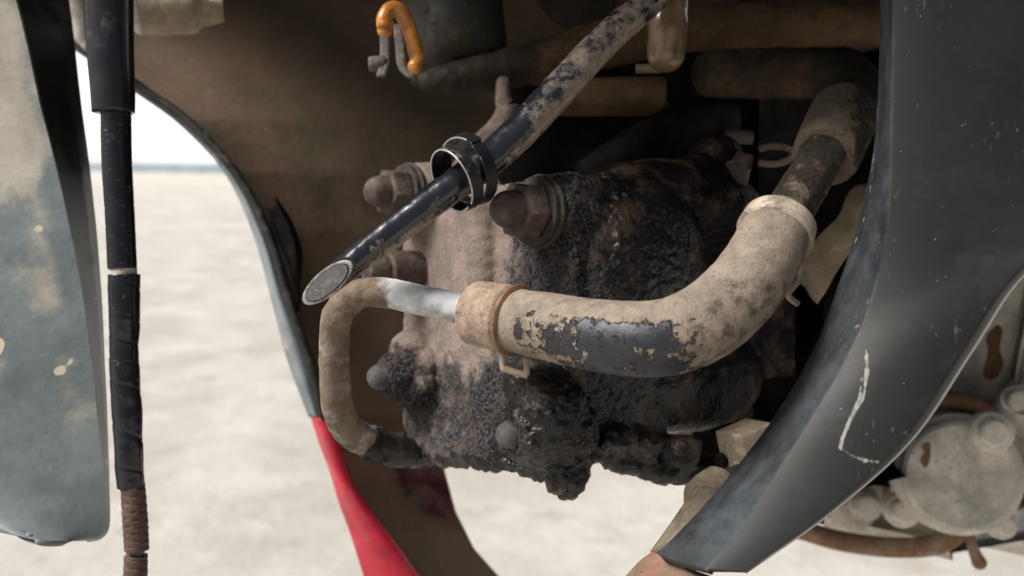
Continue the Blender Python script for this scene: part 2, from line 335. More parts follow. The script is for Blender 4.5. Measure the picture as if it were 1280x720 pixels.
def ground_mat():
    b = NB('pale_sandy_concrete')
    c = b.tone((0.38, 0.357, 0.328), 4.5, 0.08, 0); c2 = b.tone((0.455, 0.437, 0.405), 12, 0.08, 3)
    col = b.mix(b.step(b.noise(7, 6, 0.6, 0.4, 5), 0.38, 0.62), c, c2)
    col = b.mix(b.step(b.noise(14, 5, 0.65, 0, 8), 0.54, 0.74), col, (0.33, 0.30, 0.265))
    col = b.mix(b.step(b.noise(60, 3, 0.6, 0, 2), 0.66, 0.72), col, (0.34, 0.30, 0.25))
    b.put(col, b.b.inputs['Base Color']); b.b.inputs['Roughness'].default_value = 0.9
    b.put(b.bump(b.noise(45, 8, 0.7), 0.01, 0.6), b.b.inputs['Normal']); return b.m
m_ground = ground_mat()
def plain(name, col, rough=0.8, scale=6, amt=0.06):
    b = NB(name); b.put(b.tone(col, scale, amt), b.b.inputs['Base Color']); b.b.inputs['Roughness'].default_value = rough
    b.put(b.bump(b.noise(120, 5, 0.6), 0.002, 0.4), b.b.inputs['Normal']); return b.m
m_wall = plain('white_painted_wall', (0.84, 0.85, 0.85)); m_teal = plain('pale_teal_paint', (0.45, 0.80, 0.80)); m_kerb = plain('grey_kerb_concrete', (0.28, 0.335, 0.365), 0.85, 4, 0.15)

# ------------------------------------------------------------------ setting
def top(o, label=None, cat=None, kind=None, group=None):
    if label: o['label'] = label
    if cat: o['category'] = cat
    if kind: o['kind'] = kind
    if group: o['group'] = group
    return o
n = 60; gx, gy = np.meshgrid(np.linspace(-1, 1, n), np.linspace(-1, 1, n)); gv = np.stack([np.sign(gx) * np.abs(gx) ** 2 * 120, np.sign(gy) * np.abs(gy) ** 2 * 120, gx * 0], -1).reshape(-1, 3)
gf = [(j * n + i, j * n + i + 1, (j + 1) * n + i + 1, (j + 1) * n + i) for j in range(n - 1) for i in range(n - 1)]
top(mk('ground', gv, gf, m_ground, None), kind='structure')
WY = 9.6
V, F = box((-3, WY + 0.15, 2.0), (16, 0, 0), (0, 0.1, 0), (0, 0, 2.0), 0.02)
cw = np.array([-2.2, WY, 0]); cY, sY = math.cos(R(-18)), math.sin(R(-18)); yaw = np.array([[cY, -sY, 0], [sY, cY, 0], [0, 0, 1]])
def turn(V): return (V - cw) @ yaw.T + cw
V = turn(V); wall = top(mk('boundary_wall', V, F, m_wall, None, smooth=False), 'blown out white wall standing across the far end of the yard', 'wall')
V, F = box((-3, WY - 0.07, 0.03), (16, 0, 0), (0, 0.115, 0), (0, 0, 0.075), 0.02)
top(mk('kerb', turn(V), F, m_kerb, None, smooth=False), kind='structure')
# faint, unreadable lettering strokes painted on the wall
for k in range(9):
    x = -3.47 + 0.052 * k + (0.03 if k > 3 else 0); h = (0.035, 0.045, 0.04, 0.05, 0.05, 0.075, 0.06, 0.075, 0.065)[k]
    q = [(x - 0.02, 0.305), (x + 0.018, 0.30), (x + 0.022, 0.30 + 2 * h), (x - 0.016, 0.305 + 2 * h)]
    V = np.array([[a, WY + 0.044, b] for a, b in q] + [[a, WY + 0.0495, b] for a, b in q])
    mk('lettering_stroke', turn(V), [(3, 2, 1, 0), (0, 1, 5, 4), (1, 2, 6, 5), (2, 3, 7, 6), (3, 0, 4, 7)], m_teal, wall, smooth=False)

# ------------------------------------------------------------------ far leg shield
E = [(-60, -60), (60, 30), (165, 104), (230, 151), (290, 216), (330, 290), (358, 380), (382, 450), (400, 520)]
Ea = np.array(E, float)
def edge_x(y): return np.interp(y, Ea[:, 1], Ea[:, 0])
rows = np.concatenate([np.linspace(-330, -60, 14)[:-1], np.linspace(-60, 560, 110)])
def far_d(px, py, e):
    t = np.clip((px - e) / 420, 0, 1.6); return 0.315 + 0.075 * np.sin(np.minimum(t, 1) * math.pi / 2) + 0.02 * ss(py, 600, -200)
nu = 110; V = []
for y in rows:
    e = edge_x(y) if y < 520 else 400 + (y - 520) * 0.75
    for x in e + (1250 - e) * np.linspace(0, 1, nu) ** 1.25: V.append(P(x, y, far_d(x, y, e)))
V = np.array(V); nr = len(rows)
F = [(j * nu + i, j * nu + i + 1, (j + 1) * nu + i + 1, (j + 1) * nu + i) for j in range(nr - 1) for i in range(nu - 1)]
rows2 = np.linspace(560, 900, 60); Rr = np.array([(555, 560), (555, 585), (570, 640), (592, 685), (630, 728), (690, 780), (760, 840), (820, 900)], float)
RL = np.array([(417, 530), (427, 560), (440, 600), (472, 650), (502, 690), (528, 727), (600, 800), (690, 900)], float)
V2 = []; nu2 = 40
for y in rows2:
    e = np.interp(y, RL[:, 1], RL[:, 0]); r = np.interp(y, Rr[:, 1], Rr[:, 0])
    for x in e + (r - e) * np.linspace(0, 1, nu2): V2.append(P(x, y, far_d(x, y, e)))
V2 = np.array(V2); F2 = [(j * nu2 + i, j * nu2 + i + 1, (j + 1) * nu2 + i + 1, (j + 1) * nu2 + i) for j in range(len(rows2) - 1) for i in range(nu2 - 1)]
V, F = join((V, F), (V2, F2))
V = V + np.outer(fbm(V, 60, 4, 3) * 0.0012, FW)
far = mk('leg_shield', V, F, m_far, solid=0.0012, offset=1, label='far leg shield, its mud-brown inner side facing the engine')
Lr = [(-62, -58), (58, 33), (163, 106), (226, 154), (282, 219), (316, 292), (340, 378), (359, 450), (386, 522)]
V, F, G = sheet([[(x, y, 0.318) for x, y in Lr], [(x, y, 0.312) for x, y in ((np.array(Lr) * 0.5 + Ea * 0.5))], [(x, y, 0.313) for x, y in E]], 90, 8)
mk('edge_flange', V, F, m_farrim, far, solid=0.002, offset=-1, label='pale grey front rim of the far leg shield')
tp = [(x + 5, y + 1, 0.3095, 5.5) for x, y in E[1:]]
V, F, S, T, N = tube(tp, 14, 0.002); V = V + N * (fbm(V, 350, 3, 5) * 0.0004)[:, None]
mk('edge_trim', V, F, m_blackrub, far, label='thin black trim along the inside of the far rim')
# loose muddy flap beside the trim
V, F, G = sheet([[(332, 262, .314), (345, 300, .314), (360, 345, .315), (371, 390, .317)], [(345, 255, .308), (362, 290, .307), (370, 325, .308), (374, 360, .312)], [(345, 245, .312), (366, 278, .311), (378, 315, .312), (376, 350, .315)]], 24, 10)
mk('mud_flap', V, F, m_darkpart, far, solid=0.001, offset=-1)
RLs = [(388, 521), (399, 555), (412, 590), (424, 630), (437, 665), (455, 722), (476, 790), (500, 860)]
RRs = [(413, 527), (425, 560), (437, 598), (470, 648), (500, 689), (526, 726), (588, 795), (650, 860)]
V, F, G = sheet([[(x, y, 0.317) for x, y in RLs], [((a + c) / 2 - 2, (b + d) / 2, 0.309) for (a, b), (c, d) in zip(RLs, RRs)], [(x, y, 0.311) for x, y in RRs], [(x + 3, y - 1, 0.322) for x, y in RRs]], 70, 18)
mk('lower_cowl', V, F, m_red, far, solid=0.0015, offset=-1, label='bright red lower cowl edge of the far leg shield')
# maroon clean patch on the inner lower part
pg = []
for y in np.linspace(562, 650, 24):
    e = np.interp(y, RL[:, 1], RL[:, 0]); r = np.interp(y, Rr[:, 1], Rr[:, 0]) - 2; l = np.interp(y, [560, 585, 605, 625, 640, 650], [500, 497, 503, 515, 535, 556]) + 5 * math.sin(y * .35) + 3 * math.sin(y * .9)
    pg += [P(x, y, far_d(x, y, e) - .0022) for x in np.linspace(min(l, r - 1), r, 12)]
V = np.array(pg); F = [(j * 12 + i, j * 12 + i + 1, (j + 1) * 12 + i + 1, (j + 1) * 12 + i) for j in range(23) for i in range(11)]
V = V + np.outer(fbm(V, 60, 4, 3) * 0.0012, FW)
m_maroon = dirty('maroon_plastic', (0.06, 0.008, 0.015), (0.15, 0.09, 0.07), amount=0.3, scale=70, width=0.3, rough=0.4)
mk('bare_patch', V, F, m_maroon, far, label='patch of bare maroon plastic where the mud has gone')

# ------------------------------------------------------------------ centre cover out of view, added to keep light from above out of the bay
V, F, G = sheet([[(-150, -300, .40), (300, -300, .42), (800, -300, .43), (1500, -300, .43)], [(0, -420, .26), (300, -420, .26), (800, -420, .26), (1500, -420, .26)], [(100, -560, .19), (400, -560, .19), (900, -560, .19), (1500, -560, .19)], [(250, -900, .128), (500, -950, .122), (900, -950, .117), (1500, -900, .117)]], 30, 20)
mk('unseen_centre_cover', V, F, m_darkpart, solid=0.003, label='unseen dark cover added over the engine bay to block light from above')

# front fairing out of view, added to block sky light over the bay
V, F, G = sheet([[(150, -130, .19), (500, -170, .172), (900, -190, .166), (1500, -190, .16)], [(150, -330, .175), (500, -380, .155), (900, -390, .15), (1500, -380, .145)], [(150, -900, .14), (500, -950, .125), (900, -950, .12), (1500, -900, .12)], [(150, -2300, .115), (500, -2400, .1), (900, -2400, .1), (1500, -2300, .1)]], 40, 30)
mk('unseen_front_fairing', V, F, m_darkpart, solid=0.003, label='unseen dark fairing added above the engine bay to block sky light')

# ------------------------------------------------------------------ crankcase (right), with its covers
def dirv(x, up, d): return nrm(RX * x + UP * up + FW * d)
A3 = dirv(0.776, 0, 0.63); U3 = dirv(0.63, 0, -0.776); V3 = UP
b1 = box(P(1330, 372, .375), A3 * .075, U3 * .03, V3 * .040, 0.010, 5)
b2 = box(P(1165, 570, .375), A3 * .04, U3 * .018, V3 * .022, 0.008, 5)
b3 = box(P(1330, 560, .385), A3 * .045, U3 * .022, V3 * .030, 0.008, 5)
crank = mk('crankcase', *join(b1, b2, b3), m_crank, auto=40, label='crankcase coated in pale beige dust behind the near leg shield')
V, F = lathe([(0.0, 0.0145), (.0172, .0143), (.0186, .0130), (.0190, .010), (.0208, .0085), (.0215, .0), (.0215, -.03)][::-1], P(1192, 590, .316), dirv(-0.30, 0.1, -1), 64)
mk('round_cover', V, F, m_crank, crank, auto=35, label='round flat cover on the dusty crankcase')
def bolt(px, py, d, r, name='bolt', mat=m_crank, parent=crank, axis=(-0.25, 0.1, -1), flange=1.5, hgt=1.0):
    V, F = lathe([(r * flange, -r), (r * flange, 0), (r * flange * .93, r * .18), (r * 1.02, r * .22), (r, r * hgt * .8), (r * .8, r * hgt), (r * .1, r * hgt * 1.04)], P(px, py, d), dirv(*axis), 32)
    return mk(name, V, F, mat, parent, auto=35)
bolt(1240, 540, .298, .0046); bolt(1128, 638, .318, .0042); bolt(1268, 595, .31, .004); bolt(1083, 632, .335, .0045, flange=1.3)
V, F, S, T, N = tube([(1222, 566, .318, 20), (1242, 538, .316, 24), (1258, 508, .316, 14), (1282, 468, .318, 13)], 28); mk('shift_shaft', V, F, m_alu, crank)
V, F, S, T, N = tube([(1090, 585, .345, 22), (1085, 610, .345, 20), (1070, 640, .345, 22), (1050, 655, .35, 16)], 24); mk('casting_lug', V, F, m_crank, crank)
V, F, S, T, N = tube([(1120, 595, .34, 8), (1118, 620, .337, 9), (1128, 640, .337, 13)], 20); mk('casting_rib', V, F, m_crank, crank)
V, F = box(P(1260, 642, .345), RX * .028 + UP * .005, UP * .0065, FW * .01, .003, 3); mk('footrest_bar', V, F, m_alu, crank)
V, F, S, T, N = tube([(1000, 662, .33, 12), (1050, 676, .33, 12.5), (1110, 684, .33, 12.5), (1165, 682, .328, 12.5), (1195, 668, .33, 12), (1215, 648, .333, 11)], 28, caps=('round', 'flat'))
mk('gear_lever', V, F, m_rust, label='rusty brown lever curving under the crankcase')
V, F, S, T, N = tube([(1203, 655, .33, 10), (1212, 672, .328, 7), (1218, 690, .327, 7), (1224, 703, .326, 9)], 20, caps=('flat', 'round')); mk('linkage_arm', V, F, m_rust, crank)
bolt(1252, 655, .312, .0036); bolt(1270, 500, .312, .0036); bolt(1105, 560, .33, .004)
V, F = box(P(1273, 430, .318), dirv(.15, 1, 0) * .02, dirv(1, -.15, 0) * .0012, FW * .004, .0006); mk('casting_seam', V, F, m_crank, crank)
V, F, S, T, N = tube([(1130, 508, .322, 9), (1165, 500, .318, 11), (1205, 502, .316, 11), (1240, 512, .314, 8)], 20); mk('oil_pipe', V, F, m_chip, crank)
# stains sit on the casting: oil runs that soaked the dust
STAINS = [([(1246, 405), (1253, 412), (1250, 436), (1254, 455), (1247, 472), (1232, 474), (1229, 462), (1235, 440), (1233, 422)], 0),
          ([(1152, 556), (1162, 553), (1163, 565), (1161, 580), (1155, 584), (1150, 574), (1155, 566)], 1)]

bpy.context.view_layer.update(); dg = bpy.context.evaluated_depsgraph_get()
def on_surface(px, py):
    d = P(px, py, 1) - CAM; hit = scene.ray_cast(dg, Vector(P(px, py, .25)), Vector(nrm(d))); return np.array(hit[1]) - nrm(d) * .0003
for poly, k in STAINS:
    poly = np.array(poly, float); c = poly.mean(0); ring = cr(np.vstack([poly, poly[:1]]), np.linspace(0, 1, 41)[:-1])
    V = [on_surface(*c)] + [on_surface(*(c + (r - c) * f)) for f in (.5, 1) for r in ring]; n = 40
    F = [(0, 1 + (i + 1) % n, 1 + i) for i in range(n)] + [(1 + i, 1 + (i + 1) % n, 1 + n + (i + 1) % n, 1 + n + i) for i in range(n)]
    mk('oil_stain', np.array(V), F, m_chip, crank)

# ------------------------------------------------------------------ frame and pipes in the top of the bay
def mud_attr(V, fn): px, py, d = PJ(V); return fn(px, py)
V, F = lathe([(.001, .0), (.010, .0005), (.0145, .004), (.0155, .008), (.0160, .045)], P(575, 92, .275), dirv(-.12, 1, 0.1), 48)
V = V + vnormals(V, F) * (fbm(V, 160, 4, 2) * .0006)[:, None]
horn = mk('horn', V, F, dirty('grimy_black_can', (0.03, 0.028, 0.024), (0.11, 0.09, 0.06), amount=0.35, scale=120, width=0.25, rough=0.5, grain=0.0002), label='dark grimy can hanging at the top of the bay')
V, F, S, T, N = tube([(522, 100, .262, 9), (545, 101, .262, 17), (600, 92, .264, 22), (680, 76, .268, 27), (760, 54, .27, 30), (860, 36, .272, 29), (980, 30, .275, 28), (1150, 30, .28, 28)], 40, caps=('round', 'flat'))
V = V + N * (fbm(V, 220, 4, 1) * .0005)[:, None]; frame = mk('frame_tube', V, F, m_brown, attrs={'mud': mud_attr(V, lambda x, y: .25 + .5 * ss(x, 600, 760))}, label='brown dusty frame tube crossing the top of the bay')
V, F, S, T, N = tube([(880, 92, .2555, 26), (883, 92, .2555, 29), (900, 92, .255, 30), (940, 92, .255, 31), (1010, 92, .252, 31), (1060, 98, .246, 31), (1075, 128, .236, 32), (1055, 160, .226, 33)], 40, caps=('flat', 'flat'))
V = V + N * (fbm(V, 260, 4, 1) * .0006)[:, None]; mk('breather_hose', V, F, m_brown, attrs={'mud': mud_attr(V, lambda x, y: .42 - .25 * ss(x, 1000, 1060))}, label='thick dark hose bending down to the sandy collar')
V, F, S, T, N = tube([(680, 121, .262, 23), (740, 121, .262, 24), (820, 120, .262, 24), (829, 120, .262, 21)], 40)
mk('cross_tube', V, F, m_brown, attrs={'mud': mud_attr(V, lambda x, y: .75 + 0 * x)}, label='short tan cross tube behind the diagonal tube')
V, F, S, T, N = tube([(795, 86, .262, 6), (825, 86, .262, 6)], 16); mk('spacer', V, F, m_tan)
V, F, S, T, N = tube([(770, 8, .285, 28), (720, 8, .287, 30), (690, -25, .29, 32)], 30); mk('wiring_conduit', V, F, m_brown, attrs={'mud': 0.3 + 0 * S})
# gusset
V, F, S, T, N = tube([(629, 100, .262, 9), (629, 126, .26, 10), (632, 132, .26, 12)], 24); g0 = (V, F)
V, F, G = sheet([[(622, 130, .258), (612, 150, .257), (580, 182, .256), (560, 215, .256)], [(636, 130, .2565), (632, 150, .2555), (615, 185, .2545), (600, 225, .2545)], [(650, 130, .259), (650, 152, .258), (640, 185, .257), (632, 225, .257)]], 16, 8)
mk('stay_bracket', V, F, m_gusset, frame, solid=.002, offset=-1); mk('stay_stud', *g0, m_gusset, frame)
V, F = lathe([(.0032, 0), (.0032, .003), (.002, .004), (.0003, .0042)], P(590, 185, .253), dirv(-.3, .2, -1), 20); mk('rivet', V, F, m_washer, frame)
# drain tube
V, F, S, T, N = tube([(834, -40, .222, 25), (834, 0, .222, 25), (834, 40, .221, 25), (833, 68, .221, 23)], 40, caps=('flat', 'round'))
V = V + N * (fbm(V, 300, 3, 1) * .0004)[:, None]; mk('drain_tube', V, F, m_drain, label='cloudy drain tube with closed rounded end hanging at the top')
# orange hose on a clip
V, F, S, T, N = tube([(481, 38, .232, 9.5), (480, 24, .232, 9.5), (488, 12, .233, 10), (500, 14, .234, 10), (511, 34, .236, 10), (518, 58, .236, 9.5), (522, 76, .236, 9.5), (519, 83, .234, 9.5)], 28, caps=('round', 'round'))
orange = mk('fuel_hose', V, F, m_orange, label='short orange hose bent into a hook at the top')
V, F, S, T, N = tube([(482, 34, .2312, 10.8), (481, 28, .2312, 10.8)], 28); mk('hose_ferrule', V, F, m_orange, orange)
def strip(pts, wpx, name, mat, parent, th=.0009):
    V, F, G = sheet([[(x - wpx / 2, y, d) for x, y, d in pts], [(x + wpx / 2, y, d) for x, y, d in pts]], 20, 4, False); return mk(name, V, F, mat, parent, solid=th, offset=-1)
m_clipst = dirty('grey_hose_clip', (0.1, 0.095, 0.09), (0.2, 0.16, 0.13), amount=0.4, scale=200, width=0.4, rough=0.5, metal=0.4)
strip([(480, 40, .24), (481, 60, .239), (480, 80, .237), (476, 94, .235)], 12, 'hose_clip', m_clipst, orange); strip([(497, 30, .242), (500, 60, .24), (503, 82, .238), (516, 95, .235)], 12, 'hose_clip', m_clipst, orange)
V, F, S, T, N = tube([(462, 80, .238, 9), (470, 80, .238, 10), (480, 80, .239, 10)], 20); mk('clip_pin', V, F, m_clipst, orange)
# inner cover out of view, added to stop light and reflections from the right
V, F = box(C(.245, .068, .262), RX * .072, FW * .065, UP * .062, .01, 4); mk('unseen_inner_cover', V, F, m_darkpart, label='unseen dark inner cover added behind the near leg shield to block light')
# hidden back of the bay: dark casting that the cylinder bolts to
b1 = box(P(960, 260, .330), A3 * .045, U3 * .02, V3 * .055, .008, 4); b2 = box(P(1010, 470, .315), A3 * .032, U3 * .018, V3 * .034, .008, 4)
b3 = box(P(800, 190, .322), RX * .052, FW * .012, UP * .036, .008, 4)
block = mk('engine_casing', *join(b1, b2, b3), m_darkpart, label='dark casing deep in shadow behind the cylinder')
V, F, S, T, N = tube([(735, 225, .245, 26), (790, 190, .25, 28), (850, 160, .26, 30), (900, 150, .275, 30)], 30); mk('intake_stub', V, F, m_darkpart, block)
V, F, S, T, N = tube([(940, 172, .262, 9), (905, 170, .262, 9)], 18); mk('pin', V, F, m_clipst, block)

# ------------------------------------------------------------------ cylinder head
def H(a, u, v): return C(.00903 + .776 * a + .63 * u, v, .2 + .63 * a - .776 * u)
def hbox(a0, a1, u0, u1, v0, v1): return box(H((a0 + a1) / 2, (u0 + u1) / 2, (v0 + v1) / 2), A3 * (a1 - a0) / 2, U3 * (u1 - u0) / 2, V3 * (v1 - v0) / 2, 0)
def ball(c, r, sx=1, sy=1, sz=1):
    bm = bmesh.new(); bmesh.ops.create_uvsphere(bm, u_segments=16, v_segments=10, radius=1); bm.verts.index_update()
    q = np.array([v.co[:] for v in bm.verts]); f = [[v.index for v in g.verts] for g in bm.faces]; bm.free()
    return np.asarray(c) + r * (np.outer(q[:, 0] * sx, A3) + np.outer(q[:, 1] * sy, U3) + np.outer(q[:, 2] * sz, V3)), f
mm = .001
prims = [hbox(0, 30 * mm, -63 * mm, 8 * mm, -42 * mm, 25 * mm), hbox(26 * mm, 70 * mm, -58 * mm, 4 * mm, -36 * mm, 20 * mm), hbox(60 * mm, 105 * mm, -50 * mm, -6 * mm, -27 * mm, 14 * mm)]
prims.append(ball(H(24 * mm, 6 * mm, 3 * mm), 1, .022, .009, .024))
prims.append(ball(H(44 * mm, -2 * mm, 22 * mm), 1, .034, .014, .011))
prims.append(ball(H(50 * mm, 2 * mm, 28 * mm), 1, .016, .007, .0065)); prims.append(ball(P(894, 204, .234), .0078))
prims.append(ball(H(46 * mm, 0 * mm, -24 * mm), 1, .030, .012, .015))
NUTS = [(0.0, 17 * mm), (-54.5 * mm, 25.5 * mm), (-54.5 * mm, -23.5 * mm), (-1 * mm, -32 * mm)]
for u, v in NUTS: prims.append(lathe([(.0095, -.006), (.0085, .0022), (.0075, .003)], H(0, u, v), -A3, 24))
prims.append(lathe([(.0125, -.004), (.011, .003), (.0075, .0085), (.0052, .0115)], H(0, *NUTS[3]), -A3, 24))
prims.append(ball(H(-2 * mm, 1 * mm, -27 * mm), 1, .009, .010, .010))
prims.append(lathe([(.0115, -.004), (.0095, .003), (.0068, .008), (.0048, .0115)], H(0, *NUTS[2]), -A3, 24))
prims.append(ball(H(-3 * mm, -54 * mm, -17 * mm), 1, .006, .006, .006))
for k in range(7): prims.append(ball(H(.5 * mm, -25.5 * mm, (3 + 3.4 * k) * mm), .0049))
# grease hanging under the head
RIM = [(514, 543, .245, 3), (560, 550, .232, 3), (610, 563, .219, 3), (660, 582, .209, 3), (695, 596, .203, 3.2), (722, 592, .200, 3), (745, 578, .2, 2.6), (775, 588, .202, 3), (820, 603, .207, 3), (862, 612, .212, 2.8), (900, 596, .217, 2.6)]
V, F, S, T, N = tube([(x, y, d, r * mm / d * FPX) for x, y, d, r in RIM], 16, .002, ('round', 'round')); prims.append((V, F))
for x, y, d, r, z in [(700, 606, .2005, 3.4, 1.3), (712, 622, .199, 2.6, 1.5), (724, 608, .1995, 2.8, 1), (800, 570, .205, 6, 1), (845, 582, .21, 6, 1), (640, 556, .214, 4, 1), (770, 560, .2, 5, 1), (655, 590, .21, 2.2, 1), (830, 617, .208, 2.2, 1), (612, 574, .218, 2, 1)]: prims.append(ball(P(x, y - 3, d), r * mm, 1.1, 1, z))
V, F = join(*prims)
tm = bpy.data.meshes.new('tmp'); tm.from_pydata(V.tolist(), [], [list(f) for f in F]); to = bpy.data.objects.new('tmp', tm); scene.collection.objects.link(to)
rm = to.modifiers.new('r', 'REMESH'); rm.mode = 'VOXEL'; rm.voxel_size = 0.0005
dg = bpy.context.evaluated_depsgraph_get(); ev = to.evaluated_get(dg); em = ev.to_mesh()
nvt = len(em.vertices); V = np.zeros(nvt * 3); em.vertices.foreach_get('co', V); V = V.reshape(-1, 3)
F = [tuple(p.vertices) for p in em.polygons]; ed = np.zeros(len(em.edges) * 2, int); em.edges.foreach_get('vertices', ed); ed = ed.reshape(-1, 2)
ev.to_mesh_clear(); bpy.data.objects.remove(to); bpy.data.meshes.remove(tm)
deg = np.bincount(ed.ravel(), minlength=nvt)[:, None]
for it in range(4):
    acc = np.zeros_like(V)
    for k in range(3): acc[:, k] = np.bincount(ed[:, 0], V[ed[:, 1], k], nvt) + np.bincount(ed[:, 1], V[ed[:, 0], k], nvt)
    V = V * .4 + .6 * acc / deg
q = (V - H(0, 0, 0)); V = V + UP * ((.010 * ((q @ U3) + .013) / .071) * ss((q @ UP) * 1000, -33, -41))[:, None]
N = vnormals(V, F); px, py, dd = PJ(V)
nz = fbm(V, 130, 4, 11)
q = (V - H(0, 0, 0)); la = q @ A3; lu = q @ U3; lv = q @ V3
# dust keeps to the upper far half of the front face; wet oil leaks down the near side
low = ss(lv * 1000 + lu * 1000 * -.12 + nz * 9, -9, -22)             # below the pipe: crusted
near = ss(lu * 1000 + nz * 10 - .25 * (lv * 1000), -24, -8)          # towards the near edge
n2 = np.hypot((lu + .0545) * 1000, (lv + .0235) * 1000); n3 = np.hypot(lu * 1000, (lv + .03) * 1000)
crust = np.clip(.06 + low * .62 + near * .75 + .8 * ss(n2 + nz * 5, 12, 7) * (la < -.001), 0, 1)
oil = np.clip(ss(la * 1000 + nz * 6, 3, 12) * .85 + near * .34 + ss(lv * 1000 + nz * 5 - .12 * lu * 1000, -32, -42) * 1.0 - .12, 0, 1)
oil = np.clip(oil + .5 * ss(np.hypot(px - 690, py - 500) + nz * 40, 95, 40), 0, 1) + .6 * ss(la * 1000 + nz * 4, 16, 24)  # last term also blackens the rear side to keep it cavity-dark
side = ss(la * 1000, 10, 26); amp = (.0001 + .00030 * crust + .0001 * oil) * (1 - .75 * side)
nf = fbm(V, 760, 3, 21, .7); nm = fbm(V, 240, 3, 31)
V = V + N * (amp * (nf * 1.5 + nm * 1.2) + .0009 * nm * ss(lv * 1000, -34, -41) + .0008 * nm * ss(n2, 12, 7) * (la < -.001))[:, None]
head = mk('cylinder_head', V, F, m_head, attrs={'crust': crust, 'oil': oil, 'rear_shade': ss(la * 1000 + nz * 8, 30, 40)}, label='cylinder head caked with dust, grit and leaking black oil')  # last mask kills the sheen so the rear side looks in deep shade
HC = H(0, 0, 0)
def acorn(u, v, off, name='acorn_nut', dome=.0042, hexr=.0066, hexon=True, mat=None):
    ax = -A3; o = H(0, u, v) + ax * off
    if hexon:
        V, F = lathe([(.0080, .0), (.0084, .0004), (.0084, .0010), (.0080, .0014)], o, ax, 40)
        mk('washer', V, F, m_washer, head, auto=40)
        V0, F0 = lathe([(.0078, .0014), (.0078, .0026)], o, ax, 36); mk('washer', V0, F0, m_washer, head, auto=40)
        V1, F1 = lathe([(hexr * .93, .0026), (hexr, .003), (hexr, .0072), (hexr * .94, .0078), (hexr * .72, .0080)], o, ax, 6)
        h = .0078
    else: V1 = F1 = None; h = .0035
    t = np.linspace(0, 1.5, 10)
    prof = [(dome * 1.04, h - .004), (dome * 1.02, h + .0012)] + [(dome * math.cos(a), h + .0016 + dome * 1.05 * math.sin(a)) for a in t]
    V2, F2 = lathe(prof, o, ax, 36)
    V, F = join((V1, F1), (V2, F2)) if hexon else (V2, F2)
    V = V + (fbm(V, 900, 3, 4) * .00008)[:, None]
    return mk(name, V, F, mat or m_nut, head, auto=38)
acorn(*NUTS[0], .003); acorn(*NUTS[1], .003); acorn(*NUTS[2], .0072, dome=.0034, hexon=False, mat=m_nutg); acorn(*NUTS[3], .0062, dome=.0031, hexon=False, mat=m_nutg)
V, F = lathe([(.0055, -.02), (.0055, 0), (.0053, .0015), (.004, .002), (.0038, .006), (.003, .0075), (.0003, .008)], P(489, 338, .238), -A3, 28); mk('stud', V, F, m_nut, head, auto=40)
V, F = lathe([(.0044, 0), (.0047, .0006), (.0047, .0058), (.0042, .0066), (.0004, .0067)], P(906, 208, .231), dirv(.86, -.2, -.2), 6); mk('flange_bolt', V, F, m_bolt, head, smooth=False)

# ------------------------------------------------------------------ steel pipe with elbow
pp = [(508, 566, .237, 19), (470, 556, .226, 19), (440, 541, .214, 20), (423, 512, .205, 20), (419, 470, .199, 19), (418, 425, .195, 19), (424, 391, .192, 19.5), (445, 370, .190, 19), (480, 366, .189, 19), (530, 376, .188, 19), (585, 388, .187, 19), (620, 396, .186, 19)]
V, F, S, T, N = tube(pp, 40, .0006)
px, py, d = PJ(V); mud = .74 + (.22 + .25 * ss(py - (366 + (px - 480) * .17), 4, 20) - .74) * ss(px, 448, 500) + .5 * ss(np.hypot(px - 440, py - 385), 60, 20) * (px < 485)
V = V + N * (fbm(V, 420, 4, 1) * .00022 * (1 + 3 * ss(np.hypot(px - 440, py - 388), 50, 10)) + .0011 * ss(fbm(V, 330, 4, 8), .0, .5) * ss(np.hypot(px - 485, py - 562), 55, 20))[:, None]
lower = ss(py, 500, 556) * (px > 425)
pipe = mk('air_pipe', V, F, m_pipe, attrs={'mud': np.clip(mud, 0, 1.2), 'grime': 1.3 * ss(px + .6 * (py - 540), 450, 490) * (py > 480) - .1 + .35 * ss(np.hypot(px - 428, py - 395), 26, 8)}, label='bare steel pipe with dusty elbow running down into the head')

# ------------------------------------------------------------------ rubber hose
hp = [(592, 390, .188, 37), (650, 402, .181, 40), (700, 411, .174, 43), (760, 421, .167, 46), (820, 423, .163, 48), (870, 409, .163, 49), (912, 378, .166, 49), (943, 340, .170, 47), (965, 300, .175, 44), (976, 276, .178, 42)]
V, F, S, T, N = tube(hp, 72, .0004)
px, py, d = PJ(V); cl = np.array(hp)
cy = np.interp(px, [600, 650, 700, 760, 820, 870, 912], [391, 402, 411, 421, 423, 409, 378])
wx = px + 14 * fbm(V, 130, 3, 5)
patch = np.exp(-(((px - 768) / 118) ** 4)) * ss(py - cy, -36, -10)
mud = 1.12 - .80 * patch + .12 * ss(px, 890, 930); mud -= .25 * np.exp(-(((px - 645) / 12) ** 2 + ((py - 415) / 18) ** 2)); mud += .25 * ss(py - cy, 26, 44) * (px < 730)
V = V + N * ((fbm(V, 500, 4, 3) * .00016 + fbm(V, 120, 3, 9) * .00025) * (1 - .6 * patch))[:, None]
hose = mk('rubber_hose', V, F, m_hose, attrs={'mud': mud, 'grime': -.05 + .48 * ss(px, 820, 890) * ss(py - cy, -60, -15) * (1 - ss(px, 985, 1010)) + .12 * ss(px, 700, 640)}, label='thick black rubber hose caked with flaking tan mud')
def hx(t): return cr(np.array([list(P(a, b, d)) + [r * d / FPX] for a, b, d, r in hp]), np.array([t]))[0]
